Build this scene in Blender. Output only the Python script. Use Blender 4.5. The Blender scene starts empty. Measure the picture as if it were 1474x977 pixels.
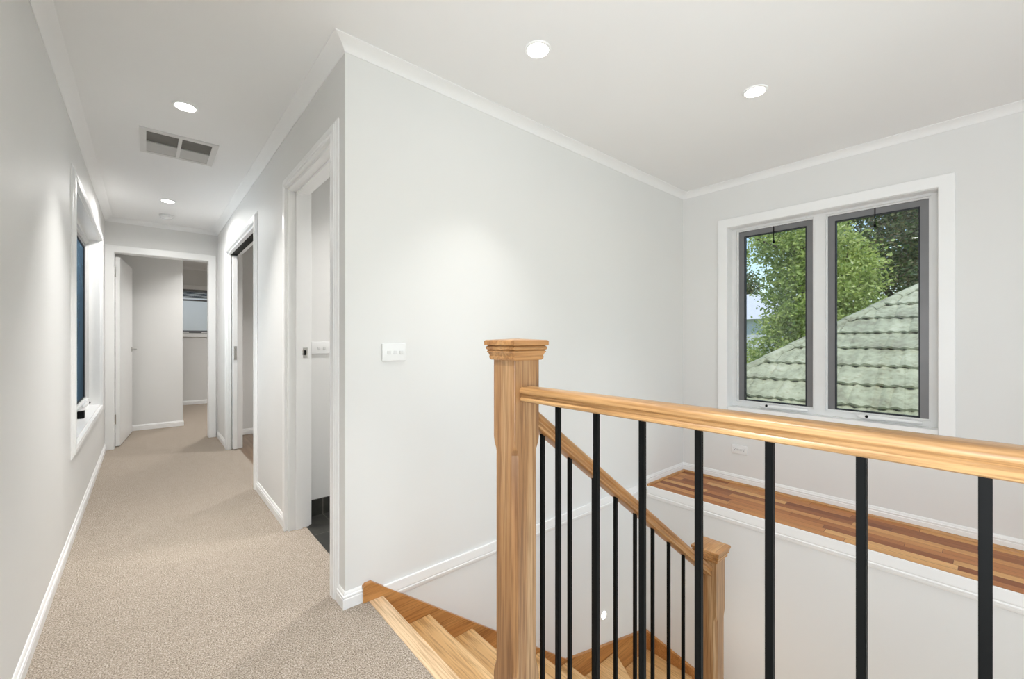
import bpy, bmesh, math, random
from mathutils import Vector, Matrix
random.seed(7)
sc = bpy.context.scene
C = sc.collection
H = 1.14            # eye height above the landing floor
W0 = {}             # world origin of every object, for parenting

# ------------------------------------------------------------------ materials
def new_mat(name):
    m = bpy.data.materials.new(name); m.use_nodes = True
    nt = m.node_tree
    for n in list(nt.nodes): nt.nodes.remove(n)
    out = nt.nodes.new('ShaderNodeOutputMaterial')
    return m, nt, out
def N(nt, t, **kw):
    n = nt.nodes.new(t)
    for k, v in kw.items(): setattr(n, k, v)
    return n
def ramp(nt, stops):
    r = N(nt, 'ShaderNodeValToRGB')
    e = r.color_ramp.elements
    while len(e) > 1: e.remove(e[-1])
    e[0].position = stops[0][0]; e[0].color = (*stops[0][1], 1)
    for p, c in stops[1:]:
        x = e.new(p); x.color = (*c, 1)
    return r
def paint(name, col, rough=.5, var=.02, scale=3.0, bump=0.0, bscale=300, metal=0.0, spec=.5):
    m, nt, out = new_mat(name)
    b = N(nt, 'ShaderNodeBsdfPrincipled'); L = nt.links
    tc = N(nt, 'ShaderNodeTexCoord'); no = N(nt, 'ShaderNodeTexNoise')
    no.inputs['Scale'].default_value = scale; no.inputs['Detail'].default_value = 3
    L.new(tc.outputs['Object'], no.inputs['Vector'])
    lo = tuple(max(0, c * (1 - var)) for c in col); hi = tuple(min(1, c * (1 + var)) for c in col)
    r = ramp(nt, [(.3, lo), (.7, hi)])
    L.new(no.outputs['Fac'], r.inputs['Fac']); L.new(r.outputs['Color'], b.inputs['Base Color'])
    b.inputs['Roughness'].default_value = rough; b.inputs['Metallic'].default_value = metal
    b.inputs['Specular IOR Level'].default_value = spec
    if bump:
        n2 = N(nt, 'ShaderNodeTexNoise'); n2.inputs['Scale'].default_value = bscale
        L.new(tc.outputs['Object'], n2.inputs['Vector'])
        bp = N(nt, 'ShaderNodeBump'); bp.inputs['Strength'].default_value = bump; bp.inputs['Distance'].default_value = .002
        L.new(n2.outputs['Fac'], bp.inputs['Height']); L.new(bp.outputs['Normal'], b.inputs['Normal'])
    L.new(b.outputs[0], out.inputs[0])
    return m
def wood(name, c0, c1, c2, axis=2, rough=.32, fine=1.0, spec=.5):
    """oak: long streaks along axis"""
    m, nt, out = new_mat(name); L = nt.links
    b = N(nt, 'ShaderNodeBsdfPrincipled')
    tc = N(nt, 'ShaderNodeTexCoord')
    mp = N(nt, 'ShaderNodeMapping'); s = [22.0 * fine] * 3; s[axis] = 1.1 * fine
    mp.inputs['Scale'].default_value = s
    L.new(tc.outputs['Object'], mp.inputs['Vector'])
    no = N(nt, 'ShaderNodeTexNoise'); no.inputs['Scale'].default_value = 1.0
    no.inputs['Detail'].default_value = 5; no.inputs['Distortion'].default_value = .6
    L.new(mp.outputs[0], no.inputs['Vector'])
    mp2 = N(nt, 'ShaderNodeMapping'); s2 = [160.0] * 3; s2[axis] = 6.0
    mp2.inputs['Scale'].default_value = s2
    L.new(tc.outputs['Object'], mp2.inputs['Vector'])
    n2 = N(nt, 'ShaderNodeTexNoise'); n2.inputs['Scale'].default_value = 1; n2.inputs['Detail'].default_value = 3
    L.new(mp2.outputs[0], n2.inputs['Vector'])
    r = ramp(nt, [(.3, c0), (.5, c1), (.7, c2)])
    L.new(no.outputs['Fac'], r.inputs['Fac'])
    r2 = ramp(nt, [(.36, (.55, .49, .42)), (.56, (1, 1, 1))])
    L.new(n2.outputs['Fac'], r2.inputs['Fac'])
    mx = N(nt, 'ShaderNodeMixRGB', blend_type='MULTIPLY'); mx.inputs['Fac'].default_value = .75
    L.new(r.outputs[0], mx.inputs[1]); L.new(r2.outputs[0], mx.inputs[2])
    L.new(mx.outputs[0], b.inputs['Base Color'])
    b.inputs['Roughness'].default_value = rough; b.inputs['Specular IOR Level'].default_value = spec
    bp = N(nt, 'ShaderNodeBump'); bp.inputs['Strength'].default_value = .12; bp.inputs['Distance'].default_value = .001
    L.new(n2.outputs['Fac'], bp.inputs['Height']); L.new(bp.outputs['Normal'], b.inputs['Normal'])
    L.new(b.outputs[0], out.inputs[0])
    return m
def boards_mat(name):
    """strip floor, strips along Y with random tones"""
    m, nt, out = new_mat(name); L = nt.links
    b = N(nt, 'ShaderNodeBsdfPrincipled'); tc = N(nt, 'ShaderNodeTexCoord')
    sp = N(nt, 'ShaderNodeSeparateXYZ'); L.new(tc.outputs['Object'], sp.inputs[0])
    def M(op, a, bb=None):
        n = N(nt, 'ShaderNodeMath', operation=op)
        for i, v in enumerate((a, bb)):
            if v is None: continue
            if isinstance(v, (int, float)): n.inputs[i].default_value = v
            else: L.new(v, n.inputs[i])
        return n.outputs[0]
    xs = M('MULTIPLY', sp.outputs[0], 1 / .062); xi = M('FLOOR', xs)
    w = N(nt, 'ShaderNodeTexWhiteNoise', noise_dimensions='1D'); L.new(xi, w.inputs['W'])
    yo = M('ADD', M('MULTIPLY', sp.outputs[1], 1 / .55), M('MULTIPLY', w.outputs[0], 7.0))
    yi = M('FLOOR', yo)
    cb = N(nt, 'ShaderNodeCombineXYZ'); L.new(xi, cb.inputs[0]); L.new(yi, cb.inputs[1])
    w2 = N(nt, 'ShaderNodeTexWhiteNoise', noise_dimensions='2D'); L.new(cb.outputs[0], w2.inputs['Vector'])
    r = ramp(nt, [(0, (.27, .085, .028)), (.3, (.40, .145, .045)), (.6, (.54, .22, .070)), (.85, (.68, .34, .12)), (1, (.78, .46, .19))])
    L.new(w2.outputs[0], r.inputs['Fac'])
    mp = N(nt, 'ShaderNodeMapping'); mp.inputs['Scale'].default_value = (60, 3, 60); L.new(tc.outputs['Object'], mp.inputs[0])
    no = N(nt, 'ShaderNodeTexNoise'); no.inputs['Scale'].default_value = 1; no.inputs['Detail'].default_value = 4
    L.new(mp.outputs[0], no.inputs['Vector'])
    r2 = ramp(nt, [(.3, (.72, .68, .66)), (.65, (1.0, 1.0, 1.0))]); L.new(no.outputs['Fac'], r2.inputs['Fac'])
    mx = N(nt, 'ShaderNodeMixRGB', blend_type='MULTIPLY'); mx.inputs[0].default_value = .8
    L.new(r.outputs[0], mx.inputs[1]); L.new(r2.outputs[0], mx.inputs[2])
    # seams
    fx = M('FRACT', xs); fy = M('FRACT', yo)
    seam = M('MAXIMUM', M('LESS_THAN', fx, .03), M('LESS_THAN', fy, .004))
    mx2 = N(nt, 'ShaderNodeMixRGB'); L.new(seam, mx2.inputs[0]); L.new(mx.outputs[0], mx2.inputs[1]); mx2.inputs[2].default_value = (.16, .06, .025, 1)
    L.new(mx2.outputs[0], b.inputs['Base Color']); b.inputs['Roughness'].default_value = .5
    L.new(b.outputs[0], out.inputs[0])
    return m
def carpet_mat(name, c0, c1, c2):
    m, nt, out = new_mat(name); L = nt.links
    b = N(nt, 'ShaderNodeBsdfPrincipled'); tc = N(nt, 'ShaderNodeTexCoord')
    n1 = N(nt, 'ShaderNodeTexNoise'); n1.inputs['Scale'].default_value = 200; n1.inputs['Detail'].default_value = 4; n1.inputs['Roughness'].default_value = .75
    n2 = N(nt, 'ShaderNodeTexNoise'); n2.inputs['Scale'].default_value = 16; n2.inputs['Detail'].default_value = 6; n2.inputs['Roughness'].default_value = .7
    for n in (n1, n2): L.new(tc.outputs['Object'], n.inputs['Vector'])
    r = ramp(nt, [(.38, c0), (.5, c1), (.61, c2)]); L.new(n1.outputs['Fac'], r.inputs['Fac'])
    r2 = ramp(nt, [(.35, (.90, .895, .885)), (.65, (1, 1, 1))]); L.new(n2.outputs['Fac'], r2.inputs['Fac'])
    mx = N(nt, 'ShaderNodeMixRGB', blend_type='MULTIPLY'); mx.inputs[0].default_value = 1
    L.new(r.outputs[0], mx.inputs[1]); L.new(r2.outputs[0], mx.inputs[2])
    L.new(mx.outputs[0], b.inputs['Base Color']); b.inputs['Roughness'].default_value = .95
    b.inputs['Specular IOR Level'].default_value = .1
    bp = N(nt, 'ShaderNodeBump'); bp.inputs['Strength'].default_value = .25; bp.inputs['Distance'].default_value = .003
    L.new(n1.outputs['Fac'], bp.inputs['Height']); L.new(bp.outputs['Normal'], b.inputs['Normal'])
    L.new(b.outputs[0], out.inputs[0])
    return m
def tile_mat(name):
    m, nt, out = new_mat(name); L = nt.links
    b = N(nt, 'ShaderNodeBsdfPrincipled'); tc = N(nt, 'ShaderNodeTexCoord')
    br = N(nt, 'ShaderNodeTexBrick'); br.offset = 0; br.inputs['Scale'].default_value = 1
    br.inputs['Brick Width'].default_value = .3; br.inputs['Row Height'].default_value = .3
    br.inputs['Mortar Size'].default_value = .003
    br.inputs['Color1'].default_value = (.022, .022, .02, 1); br.inputs['Color2'].default_value = (.035, .034, .03, 1)
    br.inputs['Mortar'].default_value = (.10, .095, .085, 1)
    mp = N(nt, 'ShaderNodeMapping'); mp.inputs['Location'].default_value = (.02, .07, 0)
    L.new(tc.outputs['Object'], mp.inputs[0]); L.new(mp.outputs[0], br.inputs['Vector'])
    no = N(nt, 'ShaderNodeTexNoise'); no.inputs['Scale'].default_value = 12; no.inputs['Detail'].default_value = 5
    L.new(tc.outputs['Object'], no.inputs['Vector'])
    r2 = ramp(nt, [(.3, (.6, .6, .6)), (.7, (1.5, 1.5, 1.4))]); L.new(no.outputs['Fac'], r2.inputs['Fac'])
    mx = N(nt, 'ShaderNodeMixRGB', blend_type='MULTIPLY'); mx.inputs[0].default_value = 1
    L.new(br.outputs[0], mx.inputs[1]); L.new(r2.outputs[0], mx.inputs[2])
    L.new(mx.outputs[0], b.inputs['Base Color']); b.inputs['Roughness'].default_value = .45
    L.new(b.outputs[0], out.inputs[0])
    return m
def rooftile_mat(name):
    m, nt, out = new_mat(name); L = nt.links
    b = N(nt, 'ShaderNodeBsdfPrincipled'); tc = N(nt, 'ShaderNodeTexCoord')
    n1 = N(nt, 'ShaderNodeTexNoise'); n1.inputs['Scale'].default_value = 3; n1.inputs['Detail'].default_value = 8; n1.inputs['Roughness'].default_value = .7
    n2 = N(nt, 'ShaderNodeTexNoise'); n2.inputs['Scale'].default_value = 22; n2.inputs['Detail'].default_value = 5
    for n in (n1, n2): L.new(tc.outputs['Object'], n.inputs['Vector'])
    r = ramp(nt, [(.32, (.21, .20, .14)), (.46, (.31, .33, .225)), (.58, (.41, .43, .30)), (.74, (.55, .54, .42))]); L.new(n1.outputs['Fac'], r.inputs['Fac'])
    r2 = ramp(nt, [(.3, (.62, .58, .5)), (.5, (1, 1, 1))]); L.new(n2.outputs['Fac'], r2.inputs['Fac'])
    mx = N(nt, 'ShaderNodeMixRGB', blend_type='MULTIPLY'); mx.inputs[0].default_value = .7
    L.new(r.outputs[0], mx.inputs[1]); L.new(r2.outputs[0], mx.inputs[2])
    L.new(mx.outputs[0], b.inputs['Base Color']); b.inputs['Roughness'].default_value = .8
    bp = N(nt, 'ShaderNodeBump'); bp.inputs['Strength'].default_value = .4; bp.inputs['Distance'].default_value = .01
    L.new(n2.outputs['Fac'], bp.inputs['Height']); L.new(bp.outputs['Normal'], b.inputs['Normal'])
    L.new(b.outputs[0], out.inputs[0])
    return m
def leaf_mat(name, cols):
    m, nt, out = new_mat(name); L = nt.links
    geo = N(nt, 'ShaderNodeNewGeometry')
    r = ramp(nt, [(i / (len(cols) - 1), c) for i, c in enumerate(cols)])
    L.new(geo.outputs['Random Per Island'], r.inputs['Fac'])
    d = N(nt, 'ShaderNodeBsdfDiffuse'); t = N(nt, 'ShaderNodeBsdfTranslucent')
    g = N(nt, 'ShaderNodeBsdfGlossy'); g.inputs['Roughness'].default_value = .35
    L.new(r.outputs[0], d.inputs[0]); L.new(r.outputs[0], t.inputs[0])
    mx = N(nt, 'ShaderNodeMixShader'); mx.inputs[0].default_value = .5
    L.new(d.outputs[0], mx.inputs[1]); L.new(t.outputs[0], mx.inputs[2])
    mx2 = N(nt, 'ShaderNodeMixShader'); mx2.inputs[0].default_value = .05
    L.new(mx.outputs[0], mx2.inputs[1]); L.new(g.outputs[0], mx2.inputs[2])
    L.new(mx2.outputs[0], out.inputs[0])
    return m
def glass_mat(name, tint=(.96, .98, .98), refl=1.0):
    m, nt, out = new_mat(name); L = nt.links
    t = N(nt, 'ShaderNodeBsdfTransparent'); t.inputs[0].default_value = (*tint, 1)
    g = N(nt, 'ShaderNodeBsdfGlossy'); g.inputs['Roughness'].default_value = 0.0
    f = N(nt, 'ShaderNodeFresnel'); f.inputs['IOR'].default_value = 1.45
    mu = N(nt, 'ShaderNodeMath', operation='MULTIPLY'); mu.inputs[1].default_value = refl
    L.new(f.outputs[0], mu.inputs[0])
    mx = N(nt, 'ShaderNodeMixShader'); L.new(mu.outputs[0], mx.inputs[0])
    L.new(t.outputs[0], mx.inputs[1]); L.new(g.outputs[0], mx.inputs[2]); L.new(mx.outputs[0], out.inputs[0])
    return m
def screen_mat(name, col, alpha):
    m, nt, out = new_mat(name); L = nt.links
    t = N(nt, 'ShaderNodeBsdfTransparent'); b = N(nt, 'ShaderNodeBsdfPrincipled')
    tc = N(nt, 'ShaderNodeTexCoord'); no = N(nt, 'ShaderNodeTexNoise'); no.inputs['Scale'].default_value = 2
    L.new(tc.outputs['Object'], no.inputs['Vector'])
    r = ramp(nt, [(.3, tuple(c * .85 for c in col)), (.7, tuple(c * 1.1 for c in col))]); L.new(no.outputs['Fac'], r.inputs['Fac'])
    L.new(r.outputs[0], b.inputs['Base Color']); b.inputs['Roughness'].default_value = .9; b.inputs['Specular IOR Level'].default_value = 0
    mx = N(nt, 'ShaderNodeMixShader'); mx.inputs[0].default_value = alpha
    L.new(t.outputs[0], mx.inputs[1]); L.new(b.outputs[0], mx.inputs[2]); L.new(mx.outputs[0], out.inputs[0])
    return m
def emit_mat(name, col, s):
    m, nt, out = new_mat(name)
    e = N(nt, 'ShaderNodeEmission'); e.inputs[0].default_value = (*col, 1); e.inputs[1].default_value = s
    nt.links.new(e.outputs[0], out.inputs[0]); return m

DL = 34
HW = 430
M = {}
M['wall'] = paint('wall_paint', (.79, .786, .768), .55, .012, 1.5, .03, 400, spec=.3)
M['ceil'] = paint('ceiling_paint', (.90, .90, .895), .8, .01, 1.0, spec=.2)
M['trim'] = paint('gloss_white_trim', (.91, .91, .90), .3, .01, 4)
M['oak_z'] = wood('oak_upright', (.25, .118, .045), (.38, .205, .088), (.52, .335, .175), 2)
M['oak_y'] = wood('oak_rail', (.33, .17, .062), (.46, .26, .105), (.57, .365, .175), 1)
M['oak_x'] = wood('oak_rail_sloped', (.32, .145, .050), (.43, .215, .078), (.55, .32, .14), 0)
M['tread'] = wood('oak_tread', (.62, .36, .14), (.72, .45, .20), (.80, .54, .27), 1, .3, .7)
M['nosing'] = wood('pale_oak_nosing', (.72, .50, .29), (.80, .58, .36), (.86, .66, .44), 1, .35, .7)
M['stringer'] = wood('orange_oak_stringer', (.42, .175, .048), (.53, .24, .070), (.61, .30, .10), 0, .3, .7)
M['black'] = paint('black_powder_coat', (.003, .0035, .0035), .5, .05, 40, spec=.12)
M['carpet'] = carpet_mat('beige_carpet', (.16, .122, .09), (.37, .312, .255), (.62, .55, .475))
M['boards'] = boards_mat('strip_hardwood')
M['quad'] = wood('timber_quad', (.45, .21, .07), (.56, .29, .11), (.66, .38, .17), 1)
M['brownfloor'] = wood('brown_timber', (.16, .10, .06), (.22, .145, .09), (.30, .20, .13), 1)
M['tile'] = tile_mat('black_slate_tile')
M['alu'] = paint('silver_white_aluminium', (.80, .80, .79), .35, .02, 6, metal=.0)
M['sash'] = paint('grey_sash', (.20, .20, .205), .35, .05, 8, metal=.3)
M['gasket'] = paint('black_gasket', (.008, .010, .016), .5)
M['glass'] = glass_mat('window_glass')
M['chrome'] = paint('satin_chrome', (.55, .54, .52), .25, .03, 20, metal=1)
M['plastic'] = paint('white_switch_plastic', (.86, .86, .85), .25, .005, 10)
M['plastic_grey'] = paint('grey_switch_dolly', (.72, .72, .71), .3, .01, 10)
M['vent_dark'] = paint('duct_shade', (.18, .17, .155), .9, .05, 20)
M['vent_blade'] = paint('grey_vent_blade', (.52, .51, .49), .5, .02, 20)
M['vent_fr'] = paint('vent_frame_plastic', (.72, .71, .69), .5, .02, 20)
M['lamp'] = emit_mat('lamp_diffuser', (1, .98, .95), 14)
M['steplamp'] = emit_mat('step_lamp', (1, .93, .82), 12)
M['screen'] = screen_mat('fly_screen_mesh', (.06, .10, .14), .78)
M['bark'] = paint('bark', (.12, .09, .065), .9, .3, 12, .5, 30)
M['leafA'] = leaf_mat('bright_leaves', [(.24, .34, .07), (.40, .50, .12), (.54, .62, .18), (.70, .76, .30)])
M['leafB'] = leaf_mat('dark_leaves', [(.05, .10, .03), (.10, .18, .04), (.18, .26, .07), (.20, .16, .07), (.28, .36, .12)])
M['rooftile'] = rooftile_mat('mossy_green_tiles')
M['render_white'] = paint('white_render', (.82, .83, .84), .8, .03, 2)
M['cream'] = paint('cream_render', (.93, .86, .76), .8, .03, 2)
M['slate_roof'] = paint('pale_grey_roof', (.55, .57, .60), .7, .05, 5)
M['brick'] = paint('brick_wall', (.32, .22, .16), .8, .2, 12)
M['grass'] = paint('grass_ground', (.10, .16, .05), .95, .4, 1.2)
M['bluewall'] = paint('blue_grey_cladding', (.09, .14, .19), .7, .05, 3)

# ------------------------------------------------------------------ mesh helpers
def BM(): return bmesh.new()
def box(bm, x0, x1, y0, y1, z0, z1):
    v = [bm.verts.new(p) for p in ((x0,y0,z0),(x1,y0,z0),(x1,y1,z0),(x0,y1,z0),(x0,y0,z1),(x1,y0,z1),(x1,y1,z1),(x0,y1,z1))]
    for f in ((0,3,2,1),(4,5,6,7),(0,1,5,4),(1,2,6,5),(2,3,7,6),(3,0,4,7)): bm.faces.new([v[i] for i in f])
def ring_loft(bm, rings, closed_ring=True, caps=True):
    vs = [[bm.verts.new(p) for p in r] for r in rings]
    n = len(rings[0])
    for a, b in zip(vs, vs[1:]):
        for i in range(n if closed_ring else n - 1):
            bm.faces.new((a[i], a[(i+1) % n], b[(i+1) % n], b[i]))
    if caps and closed_ring:
        bm.faces.new(vs[0][::-1]); bm.faces.new(vs[-1])
def lathe(bm, c, prof, axis='z', n=32):
    rings = []
    for r, h in prof:
        rr = max(r, 1e-4); ring = []
        for i in range(n):
            a = 2 * math.pi * i / n; u, v = rr * math.cos(a), rr * math.sin(a)
            if axis == 'z': p = (c[0] + u, c[1] + v, c[2] + h)
            elif axis == 'y': p = (c[0] + u, c[1] + h, c[2] + v)
            else: p = (c[0] + h, c[1] + u, c[2] + v)
            ring.append(p)
        rings.append(ring)
    ring_loft(bm, rings)
def tube(bm, a, b, r, n=10, r2=None):
    a, b = Vector(a), Vector(b); d = (b - a).normalized()
    up = Vector((0, 0, 1)) if abs(d.z) < .9 else Vector((1, 0, 0))
    s = d.cross(up).normalized(); t = d.cross(s)
    r2 = r if r2 is None else r2
    ring_loft(bm, [[tuple(p + s * (q * math.cos(2*math.pi*i/n)) + t * (q * math.sin(2*math.pi*i/n))) for i in range(n)] for p, q in ((a, r), (b, r2))])
def poly_extrude(bm, pts, axis, t0, t1):
    """pts 2-D polygon; axis 'y': pts are (x,z); 'x': (y,z); 'z': (x,y)"""
    def P(p, t):
        return {'y': (p[0], t, p[1]), 'x': (t, p[0], p[1]), 'z': (p[0], p[1], t)}[axis]
    ring_loft(bm, [[P(p, t) for p in pts] for t in (t0, t1)])
def bevel(bm, w, seg=2):
    bmesh.ops.recalc_face_normals(bm, faces=bm.faces)
    bmesh.ops.bevel(bm, geom=list(bm.edges), offset=w, segments=seg, affect='EDGES', profile=.5)
def wpos(o): return W0[o.name]
def obj(name, bm, mat, parent=None, origin=None, smooth=False):
    """link the bmesh (built in world coordinates) as one object with its origin at `origin`"""
    bmesh.ops.recalc_face_normals(bm, faces=bm.faces)
    if origin is None: origin = (0, 0, 0) if parent is None else tuple(wpos(parent))
    origin = Vector(origin)
    bmesh.ops.translate(bm, verts=bm.verts, vec=-origin)
    me = bpy.data.meshes.new(name); bm.to_mesh(me); bm.free()
    if smooth is True:
        for p in me.polygons: p.use_smooth = True
    elif smooth:
        for p in me.polygons: p.use_smooth = True
        me.set_sharp_from_angle(angle=math.radians(smooth))
    me.materials.append(M[mat])
    o = bpy.data.objects.new(name, me); C.objects.link(o)
    W0[o.name] = origin
    if parent is not None:
        o.parent = parent; o.location = origin - wpos(parent)
    else: o.location = origin
    return o
def empty(name, loc, label=None, cat=None, group=None, kind=None):
    o = bpy.data.objects.new(name, None); C.objects.link(o); o.location = loc; W0[o.name] = Vector(loc)
    o.empty_display_size = .1
    tag(o, label, cat, group, kind); return o
def tag(o, label=None, cat=None, group=None, kind=None):
    if label: o['label'] = label
    if cat: o['category'] = cat
    if group: o['group'] = group
    if kind: o['kind'] = kind
    return o
def struct(name, bm, mat, label=None, smooth=False, origin=None):
    return tag(obj(name, bm, mat, origin=origin, smooth=smooth), label or name.replace('_', ' '), None, None, 'structure')
def wall_holes(bm, axis, p0, p1, s0, s1, z0, z1, holes):
    """slab between p0..p1 thick, running s0..s1, with rectangular holes (s0,s1,z0,z1)"""
    ss = sorted({s0, s1, *[h[0] for h in holes], *[h[1] for h in holes]})
    zs = sorted({z0, z1, *[h[2] for h in holes], *[h[3] for h in holes]})
    for a, b in zip(ss, ss[1:]):
        runs = []
        for c, d in zip(zs, zs[1:]):
            ms, mz = (a + b) / 2, (c + d) / 2
            if any(h[0] < ms < h[1] and h[2] < mz < h[3] for h in holes): continue
            if runs and abs(runs[-1][1] - c) < 1e-6: runs[-1][1] = d
            else: runs.append([c, d])
        for c, d in runs:
            if axis == 'y': box(bm, p0, p1, a, b, c, d)      # wall plane is X = const
            else: box(bm, a, b, p0, p1, c, d)
# casing (architrave) swept round an opening with mitred corners
ARCH = [(0,0),(0,.016),(.003,.019),(.012,.019),(.015,.0155),(.019,.0155),(.022,.0185),(.044,.018),(.047,.014),(.053,.0135),(.056,.010),(.064,.008),(.068,.005),(.068,0)]
FLAT = [(0,0),(0,.017),(.003,.019),(.067,.019),(.070,.016),(.070,0)]
def casing(bm, plane, p, sgn, s0, s1, z0, z1, prof=ARCH, closed=True):
    """plane 'x' or 'y' at coordinate p, sticking out along sgn"""
    def P(s, z, h): return (p + sgn * h, s, z) if plane == 'x' else (s, p + sgn * h, z)
    if closed:
        cs = [(s0, z0, -1, -1), (s1, z0, 1, -1), (s1, z1, 1, 1), (s0, z1, -1, 1), (s0, z0, -1, -1)]
    else:
        cs = [(s0, z0, -1, 0), (s0, z1, -1, 1), (s1, z1, 1, 1), (s1, z0, 1, 0)]
    rings = [[P(s + o * ds, z + o * dz, h) for o, h in prof] for s, z, ds, dz in cs]
    ring_loft(bm, rings, caps=not closed)
SK = [(0,0),(.012,0),(.012,.040),(.0095,.043),(.0095,.046),(.012,.049),(.0115,.054),(.0075,.057),(.0075,.060),(.0055,.066),(.003,.070),(0,.070)]
def run_profile(bm, prof, plane, p, sgn, s0, s1, zbase=0, m0=0, m1=0, flip=False, zs=1.0):
    """moulding on wall plane; m0/m1 mitre the ends (t shifts by m*a)"""
    def P(s, z, h): return (p + sgn * h, s, z) if plane == 'x' else (s, p + sgn * h, z)
    rings = []
    for s, m in ((s0, m0), (s1, m1)):
        rings.append([P(s + m * a, zbase + (-b if flip else b) * zs, a) for a, b in prof])
    ring_loft(bm, rings)

LW, RW, SWY, EW, WWX = -.32, .64, 1.825, 6.04, 3.55
CEIL, LOW, BACK = 2.40, -2.70, -1.60
OUT = .12
# ------------------------------------------------------------------ setting: floors
bm = BM(); box(bm, LW - OUT, .735, BACK - OUT, 1.83, -.02, 0); box(bm, LW - OUT, .738, 1.83, 6.16, -.02, 0); box(bm, LW - OUT, 2.6, 6.16, 9.42, -.02, 0)
struct('floor', bm, 'carpet', 'beige loop carpet running down the hallway to the far room')
bm = BM(); box(bm, .738, 2.6, 1.945, 2.99, -.02, -.004)
struct('floor_bathroom', bm, 'tile', 'black slate tiled floor behind the nearest doorway')
bm = BM(); box(bm, .738, 2.6, 3.05, 5.99, -.019, -.002)
struct('floor_side_room', bm, 'brownfloor', 'brown timber floor behind the sliding door')
bm = BM(); box(bm, LW - OUT, .70, BACK - OUT, 1.83, -.30, -.02); box(bm, LW - OUT, 2.6, 1.83, 9.42, -.30, -.02)
struct('floor_slab', bm, 'wall', 'floor structure under the landing')
bm = BM(); box(bm, 2.970, 3.56, BACK, 1.835, -.028, 0)
struct('floor_ledge', bm, 'boards', 'strip hardwood ledge floor below the large window')
bm = BM(); box(bm, .5, 3.7, BACK - OUT, 1.95, LOW - .1, LOW)
struct('floor_lower', bm, 'boards', 'hardwood floor of the storey below the stairs')
# ceiling with cornice
bm = BM(); box(bm, -.9, 3.78, BACK - 1.0, 9.8, CEIL, CEIL + .2)  # overhang past the walls is added as eaves against the sun
struct('ceiling', bm, 'ceil', 'white plaster ceiling with downlights')
COVE = [(0, 0), (.060, 0), (.060, -.004), (.045, -.008), (.026, -.016), (.012, -.028), (.006, -.036), (.004, -.040), (0, -.040)]
bm = BM()
def cove(plane, p, sgn, s0, s1, m0, m1): run_profile(bm, COVE, plane, p, sgn, s0, s1, CEIL, m0, m1)
cove('x', LW, 1, BACK, EW, 1, -1)
cove('x', RW, -1, SWY, EW, -1, -1)
cove('y', EW, -1, LW, RW, 1, -1)
cove('y', SWY, -1, RW, WWX, -1, -1)
cove('x', WWX, -1, BACK, SWY, 1, -1)
cove('y', BACK, 1, LW, WWX, 1, -1)
cove('y', 9.30, -1, -.3, 2.5, 0, 0)
cove('y', 7.10, -1, -.3, .37, 0, 0)
struct('trim_1', bm, 'ceil', 'white cove cornice around the ceiling', smooth=25)

# ------------------------------------------------------------------ walls
D1 = (-.265, .567, 0, 2.065)          # end doorway  (x)
D2 = (3.75, 5.25, 0, 2.04)          # sliding doorway (y)
D3 = (1.965, 2.79, 0, 2.04)         # bathroom doorway (y)
WL = (3.49, 5.47, .53, 2.06)        # hall window (y)
WR = (.248, 1.448, .53, 2.037)       # stair window (y)
WB = (-.22, 2.9, .3, 2.1)             # unseen window added behind the camera for light (x)
bm = BM(); wall_holes(bm, 'y', LW - OUT, LW, BACK - OUT, EW + OUT, -3.0, CEIL, [WL, (-1.2, .2, .53, 2.06)]); struct('wall_left', bm, 'wall')  # second hole is an unseen opening added for the side fill lamp
bm = BM(); wall_holes(bm, 'y', RW, RW + .115, SWY, EW + OUT, 0, CEIL, [D2, D3]); struct('wall_hall_right', bm, 'wall')
bm = BM(); wall_holes(bm, 'x', EW, EW + OUT, LW, RW, 0, CEIL, [D1]); struct('wall_far', bm, 'wall')
bm = BM(); box(bm, RW + .115, 3.7, SWY, SWY + OUT, -.02, CEIL); box(bm, .5, 3.7, SWY, SWY + OUT, LOW, -.02); struct('wall_stair', bm, 'wall')
bm = BM(); wall_holes(bm, 'y', WWX, WWX + .15, BACK - OUT, SWY, -.03, CEIL, [(WR[0], WR[1], WR[2], WR[3] + .02)]); struct('wall_right', bm, 'wall')
bm = BM(); box(bm, 2.965, WWX + .15, BACK - OUT, SWY, LOW, -.03); struct('wall_ledge', bm, 'wall', 'plaster wall below the hardwood ledge, lit by the stairwell')
bm = BM(); wall_holes(bm, 'x', BACK - OUT, BACK, LW, WWX, LOW, CEIL, [WB, (1.2, 2.9, -2.4, -.5)]); struct('wall_back', bm, 'wall')  # both holes are unseen openings added to let light in
bm = BM(); box(bm, .60, .70, BACK, SWY, LOW, -.30); struct('wall_under_landing', bm, 'wall')
bm = BM(); box(bm, .70, .79, BACK, .84, LOW, -.035); struct('wall_void', bm, 'wall', 'plaster wall dropping from the landing edge')
# rooms beyond
bm = BM()
box(bm, RW + .115, 2.7, 2.93, 3.05, -.02, CEIL)                                  # bathroom / side room party wall
struct('wall_bathroom', bm, 'wall')
bm = BM(); box(bm, RW + .115, 2.7, 5.95, EW + OUT, -.02, CEIL); struct('wall_side_room', bm, 'wall')
bm = BM(); box(bm, 2.6, 2.7, SWY + OUT, 9.42, -.02, CEIL); struct('wall_outer_right', bm, 'wall')
bm = BM(); box(bm, LW - OUT, .37, 7.10, 7.22, 0, CEIL); box(bm, .25, .37, 7.22, 8.0, 0, CEIL); struct('wall_closet', bm, 'wall')
WF = (.30, 1.15, 1.25, 2.02)
bm = BM(); wall_holes(bm, 'x', 9.30, 9.42, LW - OUT, 2.7, 0, CEIL, [WF]); struct('wall_far_room', bm, 'wall')
bm = BM(); box(bm, LW - OUT, LW, EW + OUT, 9.42, -3, CEIL); struct('wall_far_left', bm, 'wall')

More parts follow.
